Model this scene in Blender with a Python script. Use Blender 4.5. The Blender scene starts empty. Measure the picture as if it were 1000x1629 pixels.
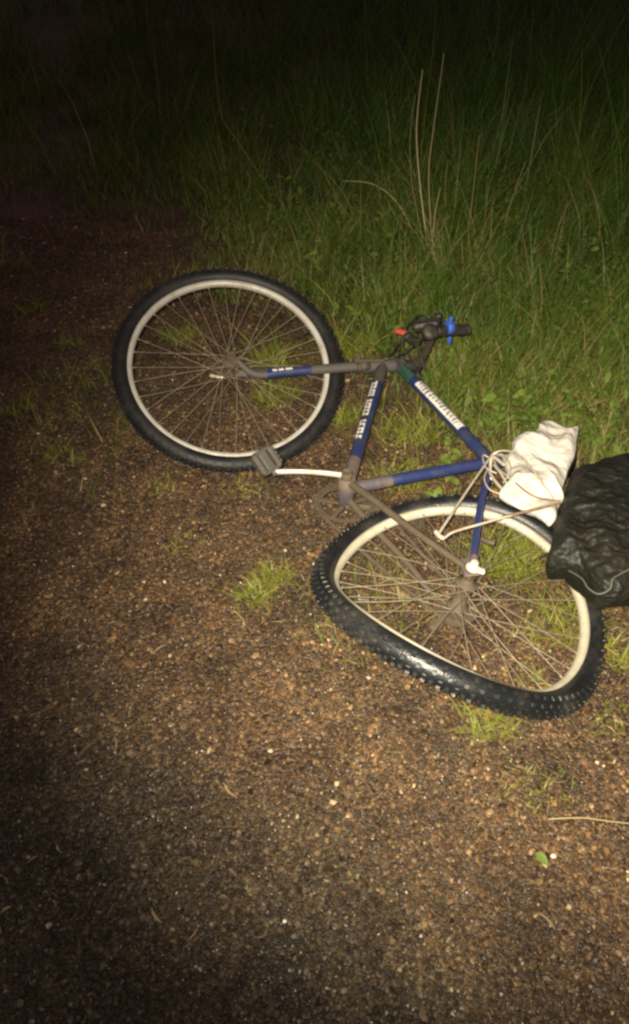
import bpy, math, random
import numpy as np
from mathutils import Vector, noise, Matrix

random.seed(7); rng = np.random.default_rng(7)
scene = bpy.context.scene
# ------------------------------------------------------------------ camera
CAM_H, PITCH, FPX = 1.39032, 0.74097, 1278.0
cam_d = bpy.data.cameras.new('camera'); cam = bpy.data.objects.new('camera', cam_d)
scene.collection.objects.link(cam); scene.camera = cam
cam.location = (0, 0, CAM_H); cam.rotation_euler = (math.pi/2 - PITCH, 0, 0)
cam_d.sensor_fit = 'VERTICAL'; cam_d.sensor_height = 24.0; cam_d.lens = 24.0*FPX/1629.0
cam_d.clip_start = 0.02; cam_d.clip_end = 500
# ------------------------------------------------------------------ night sky
world = bpy.data.worlds.new('World'); scene.world = world; world.use_nodes = True
wn = world.node_tree; bg = wn.nodes['Background']
sky = wn.nodes.new('ShaderNodeTexSky'); sky.sky_type = 'NISHITA'; sky.sun_disc = False
sky.sun_elevation = math.radians(-4.5); sky.sun_rotation = math.radians(150)
wn.links.new(sky.outputs[0], bg.inputs[0]); bg.inputs[1].default_value = 0.15
glow = wn.nodes.new('ShaderNodeBackground'); glow.inputs[0].default_value = (1.0, 0.64, 0.72, 1); glow.inputs[1].default_value = 0.11   # even warm glow added to the sky to lift the blacks
add = wn.nodes.new('ShaderNodeAddShader'); wn.links.new(bg.outputs[0], add.inputs[0]); wn.links.new(glow.outputs[0], add.inputs[1])
wn.links.new(add.outputs[0], wn.nodes['World Output'].inputs[0])
# ------------------------------------------------------------------ the torch that lights the picture
def torch(name, loc, target, energy, cone, blend, radius, col):
    d = bpy.data.lights.new(name, 'SPOT'); o = bpy.data.objects.new(name, d)
    scene.collection.objects.link(o); o.location = loc
    d.energy = energy; d.spot_size = math.radians(cone); d.spot_blend = blend
    d.shadow_soft_size = radius; d.color = col
    o.rotation_euler = (Vector(target)-Vector(loc)).to_track_quat('-Z', 'Y').to_euler()
    return o
TORCH = (-0.035, -0.02, 1.43)
torch('torch_beam', TORCH, (0.46, 1.50, 0.0), 455, 73, 1.0, 0.02, (1.0, 0.90, 0.70))
torch('torch_spill', TORCH, (-0.35, 1.9, 0.0), 40, 105, 1.0, 0.012, (1.0, 0.88, 0.70))
scene.view_settings.view_transform = 'Standard'; scene.view_settings.look = 'None'
scene.view_settings.exposure = 0.0; scene.view_settings.gamma = 1.0
scene.cycles.filter_width = 2.6
scene.cycles.max_bounces = 5

# ------------------------------------------------------------------ helpers
def arr(p): return np.array(p, float)
def ray(px, py):
    a, v = (px-500)/FPX, (py-814.5)/FPX
    s, c = math.sin(PITCH), math.cos(PITCH)
    return arr((a, c - v*s, -s - v*c))
ORG = arr((0, 0, CAM_H))
def gp(px, py, z=0.0):                       # where the sight line meets the level z
    d = ray(px, py); return ORG + d*(z-CAM_H)/d[2]
def unit(v): v = arr(v); return v/np.linalg.norm(v)

class MB:
    """collects quads and triangles, then links them as one mesh object"""
    def __init__(s): s.v=[]; s.f=[]; s.m=[]; s.sm=[]; s.n=0
    def add(s, verts, faces, mat=0, smooth=True):
        s.v.append(np.asarray(verts, float).reshape(-1,3)); b=s.n
        for f in faces: s.f.append([i+b for i in f]); s.m.append(mat); s.sm.append(smooth)
        s.n += len(s.v[-1]); return s
    def tube(s, path, rad, seg=10, mat=0, cap=True, closed=False, up=None, squash=1.0):
        P = np.asarray(path, float); k=len(P)
        rad = np.full(k, rad, float) if np.isscalar(rad) else np.asarray(rad, float)
        T = (np.roll(P,-1,0)-np.roll(P,1,0)) if closed else np.gradient(P, axis=0)
        T /= np.linalg.norm(T,axis=1)[:,None]
        u = arr(up) if up is not None else (arr((0,0,1)) if abs(T[0][2])<.9 else arr((1,0,0)))
        V=[]
        ang = np.linspace(0,2*math.pi,seg,endpoint=False)
        for i in range(k):
            u = u - T[i]*(u@T[i]); u /= np.linalg.norm(u); w = np.cross(T[i],u)
            V.append(P[i] + rad[i]*(np.cos(ang)[:,None]*u*squash + np.sin(ang)[:,None]*w))
        V=np.concatenate(V); F=[]
        for i in range(k if closed else k-1):
            a=i*seg; b=((i+1)%k)*seg
            for j in range(seg): F.append([a+j, a+(j+1)%seg, b+(j+1)%seg, b+j])
        if cap and not closed:
            s.add(V[:seg],[list(range(seg))[::-1]],mat,False); s.add(V[-seg:],[list(range(seg))],mat,False)
        return s.add(V,F,mat)
    def box(s, c, ax, dims, mat=0, bev=0.0, smooth=False):
        ax=[unit(a) for a in ax]; c=arr(c); d=arr(dims)/2
        if bev<=0:
            V=[c+sx*d[0]*ax[0]+sy*d[1]*ax[1]+sz*d[2]*ax[2] for sx in(-1,1) for sy in(-1,1) for sz in(-1,1)]
            return s.add(V,[[0,1,3,2],[4,6,7,5],[0,4,5,1],[2,3,7,6],[0,2,6,4],[1,5,7,3]],mat,smooth)
        V=[];idx={}
        for sx in(-1,1):
            for sy in(-1,1):
                for sz in(-1,1):
                    for k in range(3):
                        e=arr((sx,sy,sz))*d
                        for q in range(3):
                            if q!=k: e[q]-= np.sign(e[q])*bev
                        idx[(sx,sy,sz,k)]=len(V); V.append(c+e[0]*ax[0]+e[1]*ax[1]+e[2]*ax[2])
        F=[]
        for k in range(3):
            a,b=[q for q in range(3) if q!=k]
            for sg in(-1,1):
                f=[]
                for (p,q) in((-1,-1),(1,-1),(1,1),(-1,1)):
                    t=[0,0,0]; t[k]=sg; t[a]=p; t[b]=q; f.append(idx[(*t,k)])
                F.append(f)
        for k in range(3):
            a,b=[q for q in range(3) if q!=k]
            for p in(-1,1):
                for q in(-1,1):
                    t0=[0,0,0]; t0[a]=p; t0[b]=q; t1=list(t0); t0[k]=-1; t1[k]=1
                    F.append([idx[(*t0,a)],idx[(*t1,a)],idx[(*t1,b)],idx[(*t0,b)]])
        for sx in(-1,1):
            for sy in(-1,1):
                for sz in(-1,1): F.append([idx[(sx,sy,sz,k)] for k in range(3)])
        return s.add(V,F,mat,smooth)
    def disc_stack(s, c, axis, prof, seg=24, mat=0):       # prof: (height along axis, radius)
        ax=unit(axis); u=unit(np.cross(ax,(0.3,0.9,0.1))); w=np.cross(ax,u); a=np.linspace(0,2*math.pi,seg,endpoint=False)
        V=[];F=[]
        for (h,r) in prof: V.append(arr(c)+h*ax+r*(np.cos(a)[:,None]*u+np.sin(a)[:,None]*w))
        k=len(prof)
        for i in range(k-1):
            for j in range(seg): F.append([i*seg+j,i*seg+(j+1)%seg,(i+1)*seg+(j+1)%seg,(i+1)*seg+j])
        V=np.concatenate(V); s.add(V[:seg],[list(range(seg))[::-1]],mat,False); s.add(V[-seg:],[list(range(seg))],mat,False)
        return s.add(V,F,mat)
    def build(s, name, mats, parent=None, base=(0,0,0), recalc=True):
        base=arr(base)
        if parent is not None: base=arr(parent['_base'])
        me=bpy.data.meshes.new(name)
        V=np.concatenate(s.v)-base
        me.from_pydata([tuple(x) for x in V],[],s.f); 
        for m in (mats if isinstance(mats,(list,tuple)) else [mats]): me.materials.append(m)
        me.polygons.foreach_set('material_index',s.m); me.polygons.foreach_set('use_smooth',s.sm)
        if recalc:
            import bmesh
            bm=bmesh.new(); bm.from_mesh(me); bmesh.ops.recalc_face_normals(bm,faces=bm.faces); bm.to_mesh(me); bm.free()
        me.update()
        o=bpy.data.objects.new(name,me); scene.collection.objects.link(o)
        if parent is not None: o.parent=parent; o['_base']=list(base)
        else: o.location=base; o['_base']=list(base)
        return o
def fast_mesh(name, V, F, mats, attr=None, base=(0,0,0), smooth=True, matidx=None):
    """numpy arrays straight into a mesh; F is an (n,k) array"""
    V=np.asarray(V,np.float32)-arr(base).astype(np.float32); F=np.asarray(F,np.int32); k=F.shape[1]
    me=bpy.data.meshes.new(name); me.vertices.add(len(V)); me.vertices.foreach_set('co',V.ravel())
    me.loops.add(F.size); me.loops.foreach_set('vertex_index',F.ravel())
    me.polygons.add(len(F)); me.polygons.foreach_set('loop_start',np.arange(len(F),dtype=np.int32)*k)
    me.polygons.foreach_set('use_smooth',np.full(len(F),smooth))
    for m in mats: me.materials.append(m)
    if matidx is not None: me.polygons.foreach_set('material_index',np.asarray(matidx,np.int32))
    for nm,a in (attr or {}).items():
        at=me.attributes.new(nm,'FLOAT','POINT'); at.data.foreach_set('value',np.asarray(a,np.float32))
    me.update(calc_edges=True); me.validate()
    o=bpy.data.objects.new(name,me); scene.collection.objects.link(o); o.location=base; o['_base']=list(base)
    return o
def tag(o, label=None, cat=None, group=None, kind=None):
    if label: o['label']=label
    if cat: o['category']=cat
    if group: o['group']=group
    if kind: o['kind']=kind
    return o
def empty(name, loc, parent=None):
    o=bpy.data.objects.new(name,None); scene.collection.objects.link(o); o.empty_display_size=.05
    if parent is None: o.location=loc; o['_base']=[float(x) for x in loc]
    else: o.parent=parent; o['_base']=list(parent['_base'])
    return o
def smooth_path(pts, n=24, closed=False):                # Catmull-Rom through the points
    P=np.asarray(pts,float); k=len(P); out=[]
    segs=k if closed else k-1; per=max(2,n//segs)
    for i in range(segs):
        if closed: p0,p1,p2,p3=P[(i-1)%k],P[i],P[(i+1)%k],P[(i+2)%k]
        else: p0,p1,p2,p3=P[max(i-1,0)],P[i],P[i+1],P[min(i+2,k-1)]
        for t in np.linspace(0,1,per,endpoint=False):
            out.append(.5*((2*p1)+(-p0+p2)*t+(2*p0-5*p1+4*p2-p3)*t*t+(-p0+3*p1-3*p2+p3)*t**3))
    if not closed: out.append(P[-1])
    return np.array(out)

# ------------------------------------------------------------------ materials
def mat(name, col, rough=.6, metal=0.0, spec=.5, dirt=None, dirt_amt=.4, dirt_scale=30, bump=0, bump_scale=200, coat=0.0, rvar=0.0):
    m=bpy.data.materials.new(name); m.use_nodes=True; nt=m.node_tree; b=nt.nodes['Principled BSDF']
    b.inputs['Base Color'].default_value=(*col,1); b.inputs['Roughness'].default_value=rough
    b.inputs['Metallic'].default_value=metal; b.inputs['Specular IOR Level'].default_value=spec
    b.inputs['Coat Weight'].default_value=coat
    N=nt.nodes; L=nt.links
    tc=N.new('ShaderNodeTexCoord')
    if dirt:
        nz=N.new('ShaderNodeTexNoise'); nz.inputs['Scale'].default_value=dirt_scale; nz.inputs['Detail'].default_value=6; nz.inputs['Roughness'].default_value=.65
        L.new(tc.outputs['Object'],nz.inputs['Vector'])
        rp=N.new('ShaderNodeValToRGB'); rp.color_ramp.elements[0].position=max(0,.56-dirt_amt*.55); rp.color_ramp.elements[1].position=min(1,.86-dirt_amt*.25)
        L.new(nz.outputs['Fac'],rp.inputs[0])
        mx=N.new('ShaderNodeMix'); mx.data_type='RGBA'; mx.inputs[6].default_value=(*col,1); mx.inputs[7].default_value=(*dirt,1)
        L.new(rp.outputs[0],mx.inputs[0]); L.new(mx.outputs[2],b.inputs['Base Color'])
        mr=N.new('ShaderNodeMapRange'); mr.inputs[3].default_value=rough; mr.inputs[4].default_value=.85
        L.new(rp.outputs[0],mr.inputs[0]); L.new(mr.outputs[0],b.inputs['Roughness'])
    if bump:
        nz2=N.new('ShaderNodeTexNoise'); nz2.inputs['Scale'].default_value=bump_scale; nz2.inputs['Detail'].default_value=4
        L.new(tc.outputs['Object'],nz2.inputs['Vector'])
        bp=N.new('ShaderNodeBump'); bp.inputs['Strength'].default_value=bump; bp.inputs['Distance'].default_value=.004
        L.new(nz2.outputs['Fac'],bp.inputs['Height']); L.new(bp.outputs[0],b.inputs['Normal'])
    return m
MUD=(.17,.115,.065)
M={}
M['rubber']=mat('tyre rubber',(.009,.009,.010),.50,spec=.4,dirt=(.035,.030,.024),dirt_amt=.16,dirt_scale=14,bump=.25,bump_scale=260)
M['rubber_bent']=mat('worn knobbly tyre rubber',(.008,.0095,.0105),.38,spec=.55,dirt=(.040,.035,.027),dirt_amt=.15,dirt_scale=12,bump=.25,bump_scale=240)
M['rim']=mat('rim alloy',(.50,.48,.43),.42,metal=.15,dirt=(.24,.19,.13),dirt_amt=.25,dirt_scale=26,bump=.05)
M['rim_bent']=mat('pale rim alloy',(.50,.47,.37),.42,metal=.1,dirt=(.33,.27,.17),dirt_amt=.30,dirt_scale=24,bump=.06)
M['spoke']=mat('spoke steel',(.31,.275,.205),.42,metal=.25,dirt=(.20,.145,.085),dirt_amt=.5,dirt_scale=40)
M['blue']=mat('blue frame paint',(.019,.030,.108),.38,spec=.5,dirt=(.045,.045,.06),dirt_amt=.22,dirt_scale=20,bump=.05,coat=.3)
M['blue_muddy']=mat('dusty blue frame paint',(.048,.052,.082),.55,dirt=MUD,dirt_amt=.45,dirt_scale=26,bump=.08)
M['grey_blue']=mat('scuffed grey blue paint',(.060,.058,.066),.55,dirt=(.085,.066,.044),dirt_amt=.45,dirt_scale=24,bump=.1)
M['green']=mat('green paint patch',(.012,.085,.060),.45,dirt=(.06,.07,.05),dirt_amt=.3,dirt_scale=35)
M['mud_metal']=mat('mud covered steel',(.062,.050,.036),.7,metal=.1,dirt=(.100,.072,.042),dirt_amt=.6,dirt_scale=40,bump=.3,bump_scale=160)
M['steel']=mat('bright steel',(.62,.56,.44),.32,metal=.35,dirt=(.36,.27,.16),dirt_amt=.25,dirt_scale=50)
M['nut']=mat('plated steel',(.75,.70,.58),.28,metal=.25,dirt=(.40,.32,.20),dirt_amt=.2,dirt_scale=90,bump=.1)
M['rod']=mat('plated rod',(.60,.56,.46),.35,metal=.3,dirt=(.26,.18,.10),dirt_amt=.34,dirt_scale=32)
M['cord']=mat('grey cord',(.085,.085,.068),.7,bump=.2)
M['rust']=mat('rusty rod',(.16,.085,.055),.6,metal=.2,dirt=(.30,.22,.14),dirt_amt=.3,dirt_scale=60)
M['decal_white']=mat('white decal vinyl',(.74,.72,.67),.45,dirt=(.38,.36,.34),dirt_amt=.18,dirt_scale=80)
M['decal_dark']=mat('dark decal ink',(.03,.03,.045),.5)
M['black_plastic']=mat('black plastic',(.014,.013,.012),.5,dirt=(.045,.035,.025),dirt_amt=.3,dirt_scale=60,bump=.2,bump_scale=150)
M['bar']=mat('dusty brown bar',(.075,.055,.038),.55,metal=.1,dirt=(.03,.024,.02),dirt_amt=.4,dirt_scale=40)
M['red']=mat('red plastic',(.42,.062,.032),.5,dirt=(.28,.05,.03),dirt_amt=.3,dirt_scale=120)
M['bright_blue']=mat('bright blue plastic',(.028,.085,.38),.5,dirt=(.04,.09,.35),dirt_amt=.3,dirt_scale=90)
M['clear']=mat('cloudy grey plastic',(.075,.070,.062),.4,dirt=(.045,.037,.027),dirt_amt=.5,dirt_scale=60,bump=.2)
def bag_mat(name, col, col2, rough, scale, sss=0, strength=.6, spec=.5):
    m=bpy.data.materials.new(name); m.use_nodes=True; nt=m.node_tree; b=nt.nodes['Principled BSDF']; N=nt.nodes; L=nt.links
    tc=N.new('ShaderNodeTexCoord'); nz=N.new('ShaderNodeTexNoise'); nz.inputs['Scale'].default_value=9; nz.inputs['Detail'].default_value=5
    L.new(tc.outputs['Object'],nz.inputs['Vector'])
    mx=N.new('ShaderNodeMix'); mx.data_type='RGBA'; mx.inputs[6].default_value=(*col,1); mx.inputs[7].default_value=(*col2,1)
    rp=N.new('ShaderNodeValToRGB'); rp.color_ramp.elements[0].position=.38; rp.color_ramp.elements[1].position=.68
    L.new(nz.outputs['Fac'],rp.inputs[0]); L.new(rp.outputs[0],mx.inputs[0]); L.new(mx.outputs[2],b.inputs['Base Color'])
    b.inputs['Roughness'].default_value=rough; b.inputs['Specular IOR Level'].default_value=spec
    # crumple: warped voronoi creases
    wz=N.new('ShaderNodeTexNoise'); wz.inputs['Scale'].default_value=scale*.5; wz.inputs['Detail'].default_value=3; L.new(tc.outputs['Object'],wz.inputs['Vector'])
    va=N.new('ShaderNodeVectorMath'); va.operation='MULTIPLY_ADD'; va.inputs[1].default_value=(.12,.12,.12); L.new(wz.outputs['Color'],va.inputs[0]); L.new(tc.outputs['Object'],va.inputs[2])
    vo=N.new('ShaderNodeTexVoronoi'); vo.feature='F1'; vo.inputs['Scale'].default_value=scale; L.new(va.outputs[0],vo.inputs['Vector'])
    vo2=N.new('ShaderNodeTexVoronoi'); vo2.feature='F1'; vo2.inputs['Scale'].default_value=scale*2.7; L.new(va.outputs[0],vo2.inputs['Vector'])
    ad=N.new('ShaderNodeMath'); ad.operation='MULTIPLY_ADD'; ad.inputs[1].default_value=.45; L.new(vo2.outputs['Distance'],ad.inputs[0]); L.new(vo.outputs['Distance'],ad.inputs[2])
    bp=N.new('ShaderNodeBump'); bp.inputs['Strength'].default_value=strength; bp.inputs['Distance'].default_value=.02
    L.new(ad.outputs[0],bp.inputs['Height']); L.new(bp.outputs[0],b.inputs['Normal'])
    return m
M['white_bag']=bag_mat('white plastic film',(.66,.64,.57),(.47,.44,.38),.5,13,strength=.45)
M['black_bag']=bag_mat('black plastic film',(.0085,.011,.0075),(.015,.0125,.0085),.56,22,strength=.5,spec=.32)
def foliage(name, stops, rough=.5, trans=.25):
    m=bpy.data.materials.new(name); m.use_nodes=True; nt=m.node_tree; b=nt.nodes['Principled BSDF']; N=nt.nodes; L=nt.links
    at=N.new('ShaderNodeAttribute'); at.attribute_name='tint'
    rp=N.new('ShaderNodeValToRGB'); els=rp.color_ramp.elements
    for i,(p,c) in enumerate(stops):
        e=els[i] if i<2 else els.new(p); e.position=p; e.color=(*c,1)
    L.new(at.outputs['Fac'],rp.inputs[0]); L.new(rp.outputs[0],b.inputs['Base Color']); b.inputs['Roughness'].default_value=rough
    b.inputs['Specular IOR Level'].default_value=.35
    tr=N.new('ShaderNodeBsdfTranslucent'); L.new(rp.outputs[0],tr.inputs[0]); mx=N.new('ShaderNodeMixShader'); mx.inputs[0].default_value=trans
    L.new(b.outputs[0],mx.inputs[1]); L.new(tr.outputs[0],mx.inputs[2]); L.new(mx.outputs[0],N['Material Output'].inputs[0])
    return m
M['grass']=foliage('grass blade',[(0,(.038,.095,.012)),(1,(.34,.26,.12)),(.38,(.075,.140,.016)),(.66,(.130,.165,.024)),(.84,(.21,.18,.055))])
M['tuft']=foliage('yellow green grass blade',[(0,(.080,.120,.012)),(1,(.34,.28,.09)),(.5,(.19,.205,.024))])
M['dry']=foliage('dry straw',[(0,(.20,.15,.05)),(1,(.55,.46,.24))],trans=.1)
M['leaf']=foliage('fresh leaf',[(0,(.07,.13,.015)),(1,(.20,.26,.05))])

# ------------------------------------------------------------------ ground
def ground_z(x, y):
    v=Vector((x,y,0))
    return .016*noise.noise(v*1.6)+.008*noise.noise(v*5.3)-.004
def axis(lo, hi, step, far, n):
    a=np.arange(lo,hi+step/2,step); g=np.geomspace(step*2,far,n)
    return np.concatenate([(lo-g)[::-1],a,hi+g])
gx=axis(-1.6,1.9,.022,60,34); gy=axis(-.3,4.2,.022,60,34)
GX,GY=np.meshgrid(gx,gy)
GZ=np.array([ground_z(x,y) for x,y in zip(GX.ravel(),GY.ravel())])
nx,ny=len(gx),len(gy); ii=np.arange(nx*ny).reshape(ny,nx)
GF=np.stack([ii[:-1,:-1],ii[:-1,1:],ii[1:,1:],ii[1:,:-1]],-1).reshape(-1,4)
gm=bpy.data.materials.new('gravelly brown dirt'); gm.use_nodes=True; nt=gm.node_tree; N=nt.nodes; L=nt.links; b=N['Principled BSDF']
tc=N.new('ShaderNodeTexCoord')
def vor(scale):
    v=N.new('ShaderNodeTexVoronoi'); v.inputs['Scale'].default_value=scale; L.new(tc.outputs['Object'],v.inputs['Vector']); return v
def noi(scale,detail=5):
    v=N.new('ShaderNodeTexNoise'); v.inputs['Scale'].default_value=scale; v.inputs['Detail'].default_value=detail; L.new(tc.outputs['Object'],v.inputs['Vector']); return v
def ramp(src,stops):
    r=N.new('ShaderNodeValToRGB'); els=r.color_ramp.elements
    for i,(p,c) in enumerate(stops):
        e=els[i] if i<2 else els.new(p); e.position=p; e.color=(*c,1)
    L.new(src,r.inputs[0]); return r
def mixc(f,a,bb,mode='MIX'):
    m=N.new('ShaderNodeMix'); m.data_type='RGBA'; m.blend_type=mode
    for s,v in ((0,f),(6,a),(7,bb)):
        if isinstance(v,(int,float)): m.inputs[s].default_value=v
        elif isinstance(v,tuple): m.inputs[s].default_value=(*v,1)
        else: L.new(v,m.inputs[s])
    return m.outputs[2]
v1=vor(120); v2=vor(270); sep=N.new('ShaderNodeSeparateColor'); L.new(v1.outputs['Color'],sep.inputs[0])
sep2=N.new('ShaderNodeSeparateColor'); L.new(v2.outputs['Color'],sep2.inputs[0])
BROWN=[(0,(.024,.0135,.0075)),(1,(.35,.255,.14)),(.45,(.074,.042,.0205)),(.75,(.125,.074,.036)),(.93,(.175,.118,.062))]
c1=ramp(sep.outputs[0],BROWN).outputs[0]; c2=ramp(sep2.outputs[1],BROWN).outputs[0]
n1=noi(60,4); base=mixc(ramp(n1.outputs['Fac'],[(.4,(0,0,0)),(.6,(1,1,1))]).outputs[0],c1,c2)
n2=noi(1.3,4); base=mixc(ramp(n2.outputs['Fac'],[(.45,(0,0,0)),(.62,(.55,.55,.55))]).outputs[0],base,(.075,.068,.034),'MIX')
L.new(base,b.inputs['Base Color']); b.inputs['Roughness'].default_value=.62; b.inputs['Specular IOR Level'].default_value=.5
ad=N.new('ShaderNodeMath'); ad.operation='MULTIPLY_ADD'; ad.inputs[1].default_value=.5; L.new(v2.outputs['Distance'],ad.inputs[0]); L.new(v1.outputs['Distance'],ad.inputs[2])
bp=N.new('ShaderNodeBump'); bp.invert=True; bp.inputs['Strength'].default_value=.9; bp.inputs['Distance'].default_value=.008
L.new(ad.outputs[0],bp.inputs['Height']); L.new(bp.outputs[0],b.inputs['Normal'])
ground=fast_mesh('ground',np.stack([GX.ravel(),GY.ravel(),GZ],-1),GF,[gm]); tag(ground,kind='structure',label='brown gravelly dirt verge',cat='ground')

# where the grass begins (a line on the ground, read as y over x)
edge_px=[(-60,320),(60,345),(170,372),(300,415),(420,470),(520,560),(600,640),(700,715),(800,760),(900,780),(1000,800),(1120,850)]
edge=np.array([gp(*p)[:2] for p in edge_px]); 
def grass_depth(x,y):                          # metres beyond the edge, negative on the gravel
    return (y-np.interp(x,edge[:,0],edge[:,1]))*.85
ico=[]; t=(1+5**.5)/2
IV=np.array([(-1,t,0),(1,t,0),(-1,-t,0),(1,-t,0),(0,-1,t),(0,1,t),(0,-1,-t),(0,1,-t),(t,0,-1),(t,0,1),(-t,0,-1),(-t,0,1)],float)/math.hypot(1,t)
IF=np.array([(0,11,5),(0,5,1),(0,1,7),(0,7,10),(0,10,11),(1,5,9),(5,11,4),(11,10,2),(10,7,6),(7,1,8),(3,9,4),(3,4,2),(3,2,6),(3,6,8),(3,8,9),(4,9,5),(2,4,11),(6,2,10),(8,6,7),(9,8,1)])
def gravel(n):
    # denser close by, out to where the grass takes over
    y=rng.uniform(.15,3.4,n*3)
    x=rng.uniform(-1.45,1.55,n*3)
    vis=np.abs(x)<.42*(np.hypot(y,1.39))+.1
    keep=vis&(rng.random(n*3)<np.where(y<1.9,1,.55))
    d=grass_depth(x,y); keep&=rng.random(n*3)>np.clip(d/.35,0,.93)
    x,y=x[keep][:n],y[keep][:n]; n=len(x)
    s=np.exp(rng.normal(math.log(.0029),.40,n)); s=np.clip(s,.0014,.0070)
    z=np.array([ground_z(a,c) for a,c in zip(x,y)])
    V=IV[None]*(1+rng.uniform(-.28,.28,(n,12,1)))
    V=V*np.stack([rng.uniform(.8,1.35,n),rng.uniform(.7,1.1,n),rng.uniform(.5,.9,n)],-1)[:,None,:]
    a=rng.uniform(0,2*math.pi,n); ca,sa=np.cos(a)[:,None],np.sin(a)[:,None]
    tl=rng.uniform(-.5,.5,n)[:,None]
    X=V[...,0]*ca-V[...,1]*sa; Y=V[...,0]*sa+V[...,1]*ca; Z=V[...,2]+X*np.sin(tl)
    P=np.stack([X*s[:,None]+x[:,None],Y*s[:,None]+y[:,None],Z*s[:,None]+(z+s*.25)[:,None]],-1)
    F=(IF[None]+(np.arange(n)*12)[:,None,None]).reshape(-1,3)
    tint=rng.beta(1.6,2.6,n); pale=rng.random(n)<.006; tint[pale]=rng.uniform(.9,1.0,pale.sum()); tint[~pale]*=.86
    return P.reshape(-1,3),F,np.repeat(tint,12)
def shoulder_shade(nt,col,tcn):
    """at the lower left the gravel is greyer stone, with its fall into shade painted in"""
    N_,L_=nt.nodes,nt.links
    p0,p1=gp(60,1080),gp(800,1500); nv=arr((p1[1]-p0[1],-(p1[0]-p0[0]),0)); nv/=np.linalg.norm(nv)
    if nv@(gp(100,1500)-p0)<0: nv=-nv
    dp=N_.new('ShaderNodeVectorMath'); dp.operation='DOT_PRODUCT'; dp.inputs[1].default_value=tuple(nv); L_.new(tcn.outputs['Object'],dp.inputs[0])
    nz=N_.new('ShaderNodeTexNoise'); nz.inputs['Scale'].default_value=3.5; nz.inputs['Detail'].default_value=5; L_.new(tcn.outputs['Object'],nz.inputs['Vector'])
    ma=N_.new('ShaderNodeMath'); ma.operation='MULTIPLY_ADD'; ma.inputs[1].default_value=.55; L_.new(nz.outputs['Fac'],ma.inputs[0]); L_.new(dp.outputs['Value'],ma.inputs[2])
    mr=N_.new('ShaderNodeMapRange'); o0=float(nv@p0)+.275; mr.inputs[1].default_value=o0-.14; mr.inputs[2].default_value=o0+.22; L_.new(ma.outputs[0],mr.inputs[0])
    hs=N_.new('ShaderNodeMix'); hs.data_type='RGBA'; hs.blend_type='MULTIPLY'; hs.inputs[0].default_value=1; L_.new(col,hs.inputs[6]); hs.inputs[7].default_value=(.55,.70,.84,1)  # greyer stone, darkened as well to paint in the dim end of the beam
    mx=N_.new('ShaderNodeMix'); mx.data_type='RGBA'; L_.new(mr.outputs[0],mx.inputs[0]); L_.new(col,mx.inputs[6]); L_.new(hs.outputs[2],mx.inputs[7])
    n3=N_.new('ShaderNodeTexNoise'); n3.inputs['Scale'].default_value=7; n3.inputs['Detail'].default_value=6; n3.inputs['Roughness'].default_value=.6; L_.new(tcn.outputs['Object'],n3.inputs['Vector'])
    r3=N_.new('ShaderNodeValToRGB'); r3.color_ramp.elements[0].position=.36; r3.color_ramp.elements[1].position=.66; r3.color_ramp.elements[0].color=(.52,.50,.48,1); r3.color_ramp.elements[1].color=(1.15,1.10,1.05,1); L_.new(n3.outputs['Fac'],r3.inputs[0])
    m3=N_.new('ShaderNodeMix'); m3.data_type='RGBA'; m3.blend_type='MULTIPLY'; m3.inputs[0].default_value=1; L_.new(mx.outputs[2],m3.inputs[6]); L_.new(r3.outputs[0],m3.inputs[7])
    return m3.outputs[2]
L.new(shoulder_shade(gm.node_tree,base,tc),gm.node_tree.nodes['Principled BSDF'].inputs['Base Color'])
sm=bpy.data.materials.new('brown pebbles'); sm.use_nodes=True; nt=sm.node_tree; N=nt.nodes; L=nt.links; b=N['Principled BSDF']
at=N.new('ShaderNodeAttribute'); at.attribute_name='tint'
r=ramp(at.outputs['Fac'],[(0,(.021,.012,.006)),(1,(.62,.51,.31)),(.3,(.070,.0395,.0175)),(.55,(.152,.086,.036)),(.76,(.262,.163,.072)),(.90,(.38,.28,.14))]); tcs=N.new('ShaderNodeTexCoord'); L.new(shoulder_shade(nt,r.outputs[0],tcs),b.inputs['Base Color'])
rr=N.new('ShaderNodeMapRange'); rr.inputs[3].default_value=.35; rr.inputs[4].default_value=.75; mm=N.new('ShaderNodeMath'); mm.operation='FRACT'; mm2=N.new('ShaderNodeMath'); mm2.operation='MULTIPLY'; mm2.inputs[1].default_value=37.
L.new(at.outputs['Fac'],mm2.inputs[0]); L.new(mm2.outputs[0],mm.inputs[0]); L.new(mm.outputs[0],rr.inputs[0]); L.new(rr.outputs[0],b.inputs['Roughness'])
GP=gravel(115000)
tag(fast_mesh('gravel',GP[0],GP[1],[sm],{'tint':GP[2]},smooth=False),kind='stuff',label='loose brown pebbles strewn over the dirt verge',cat='gravel')

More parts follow.
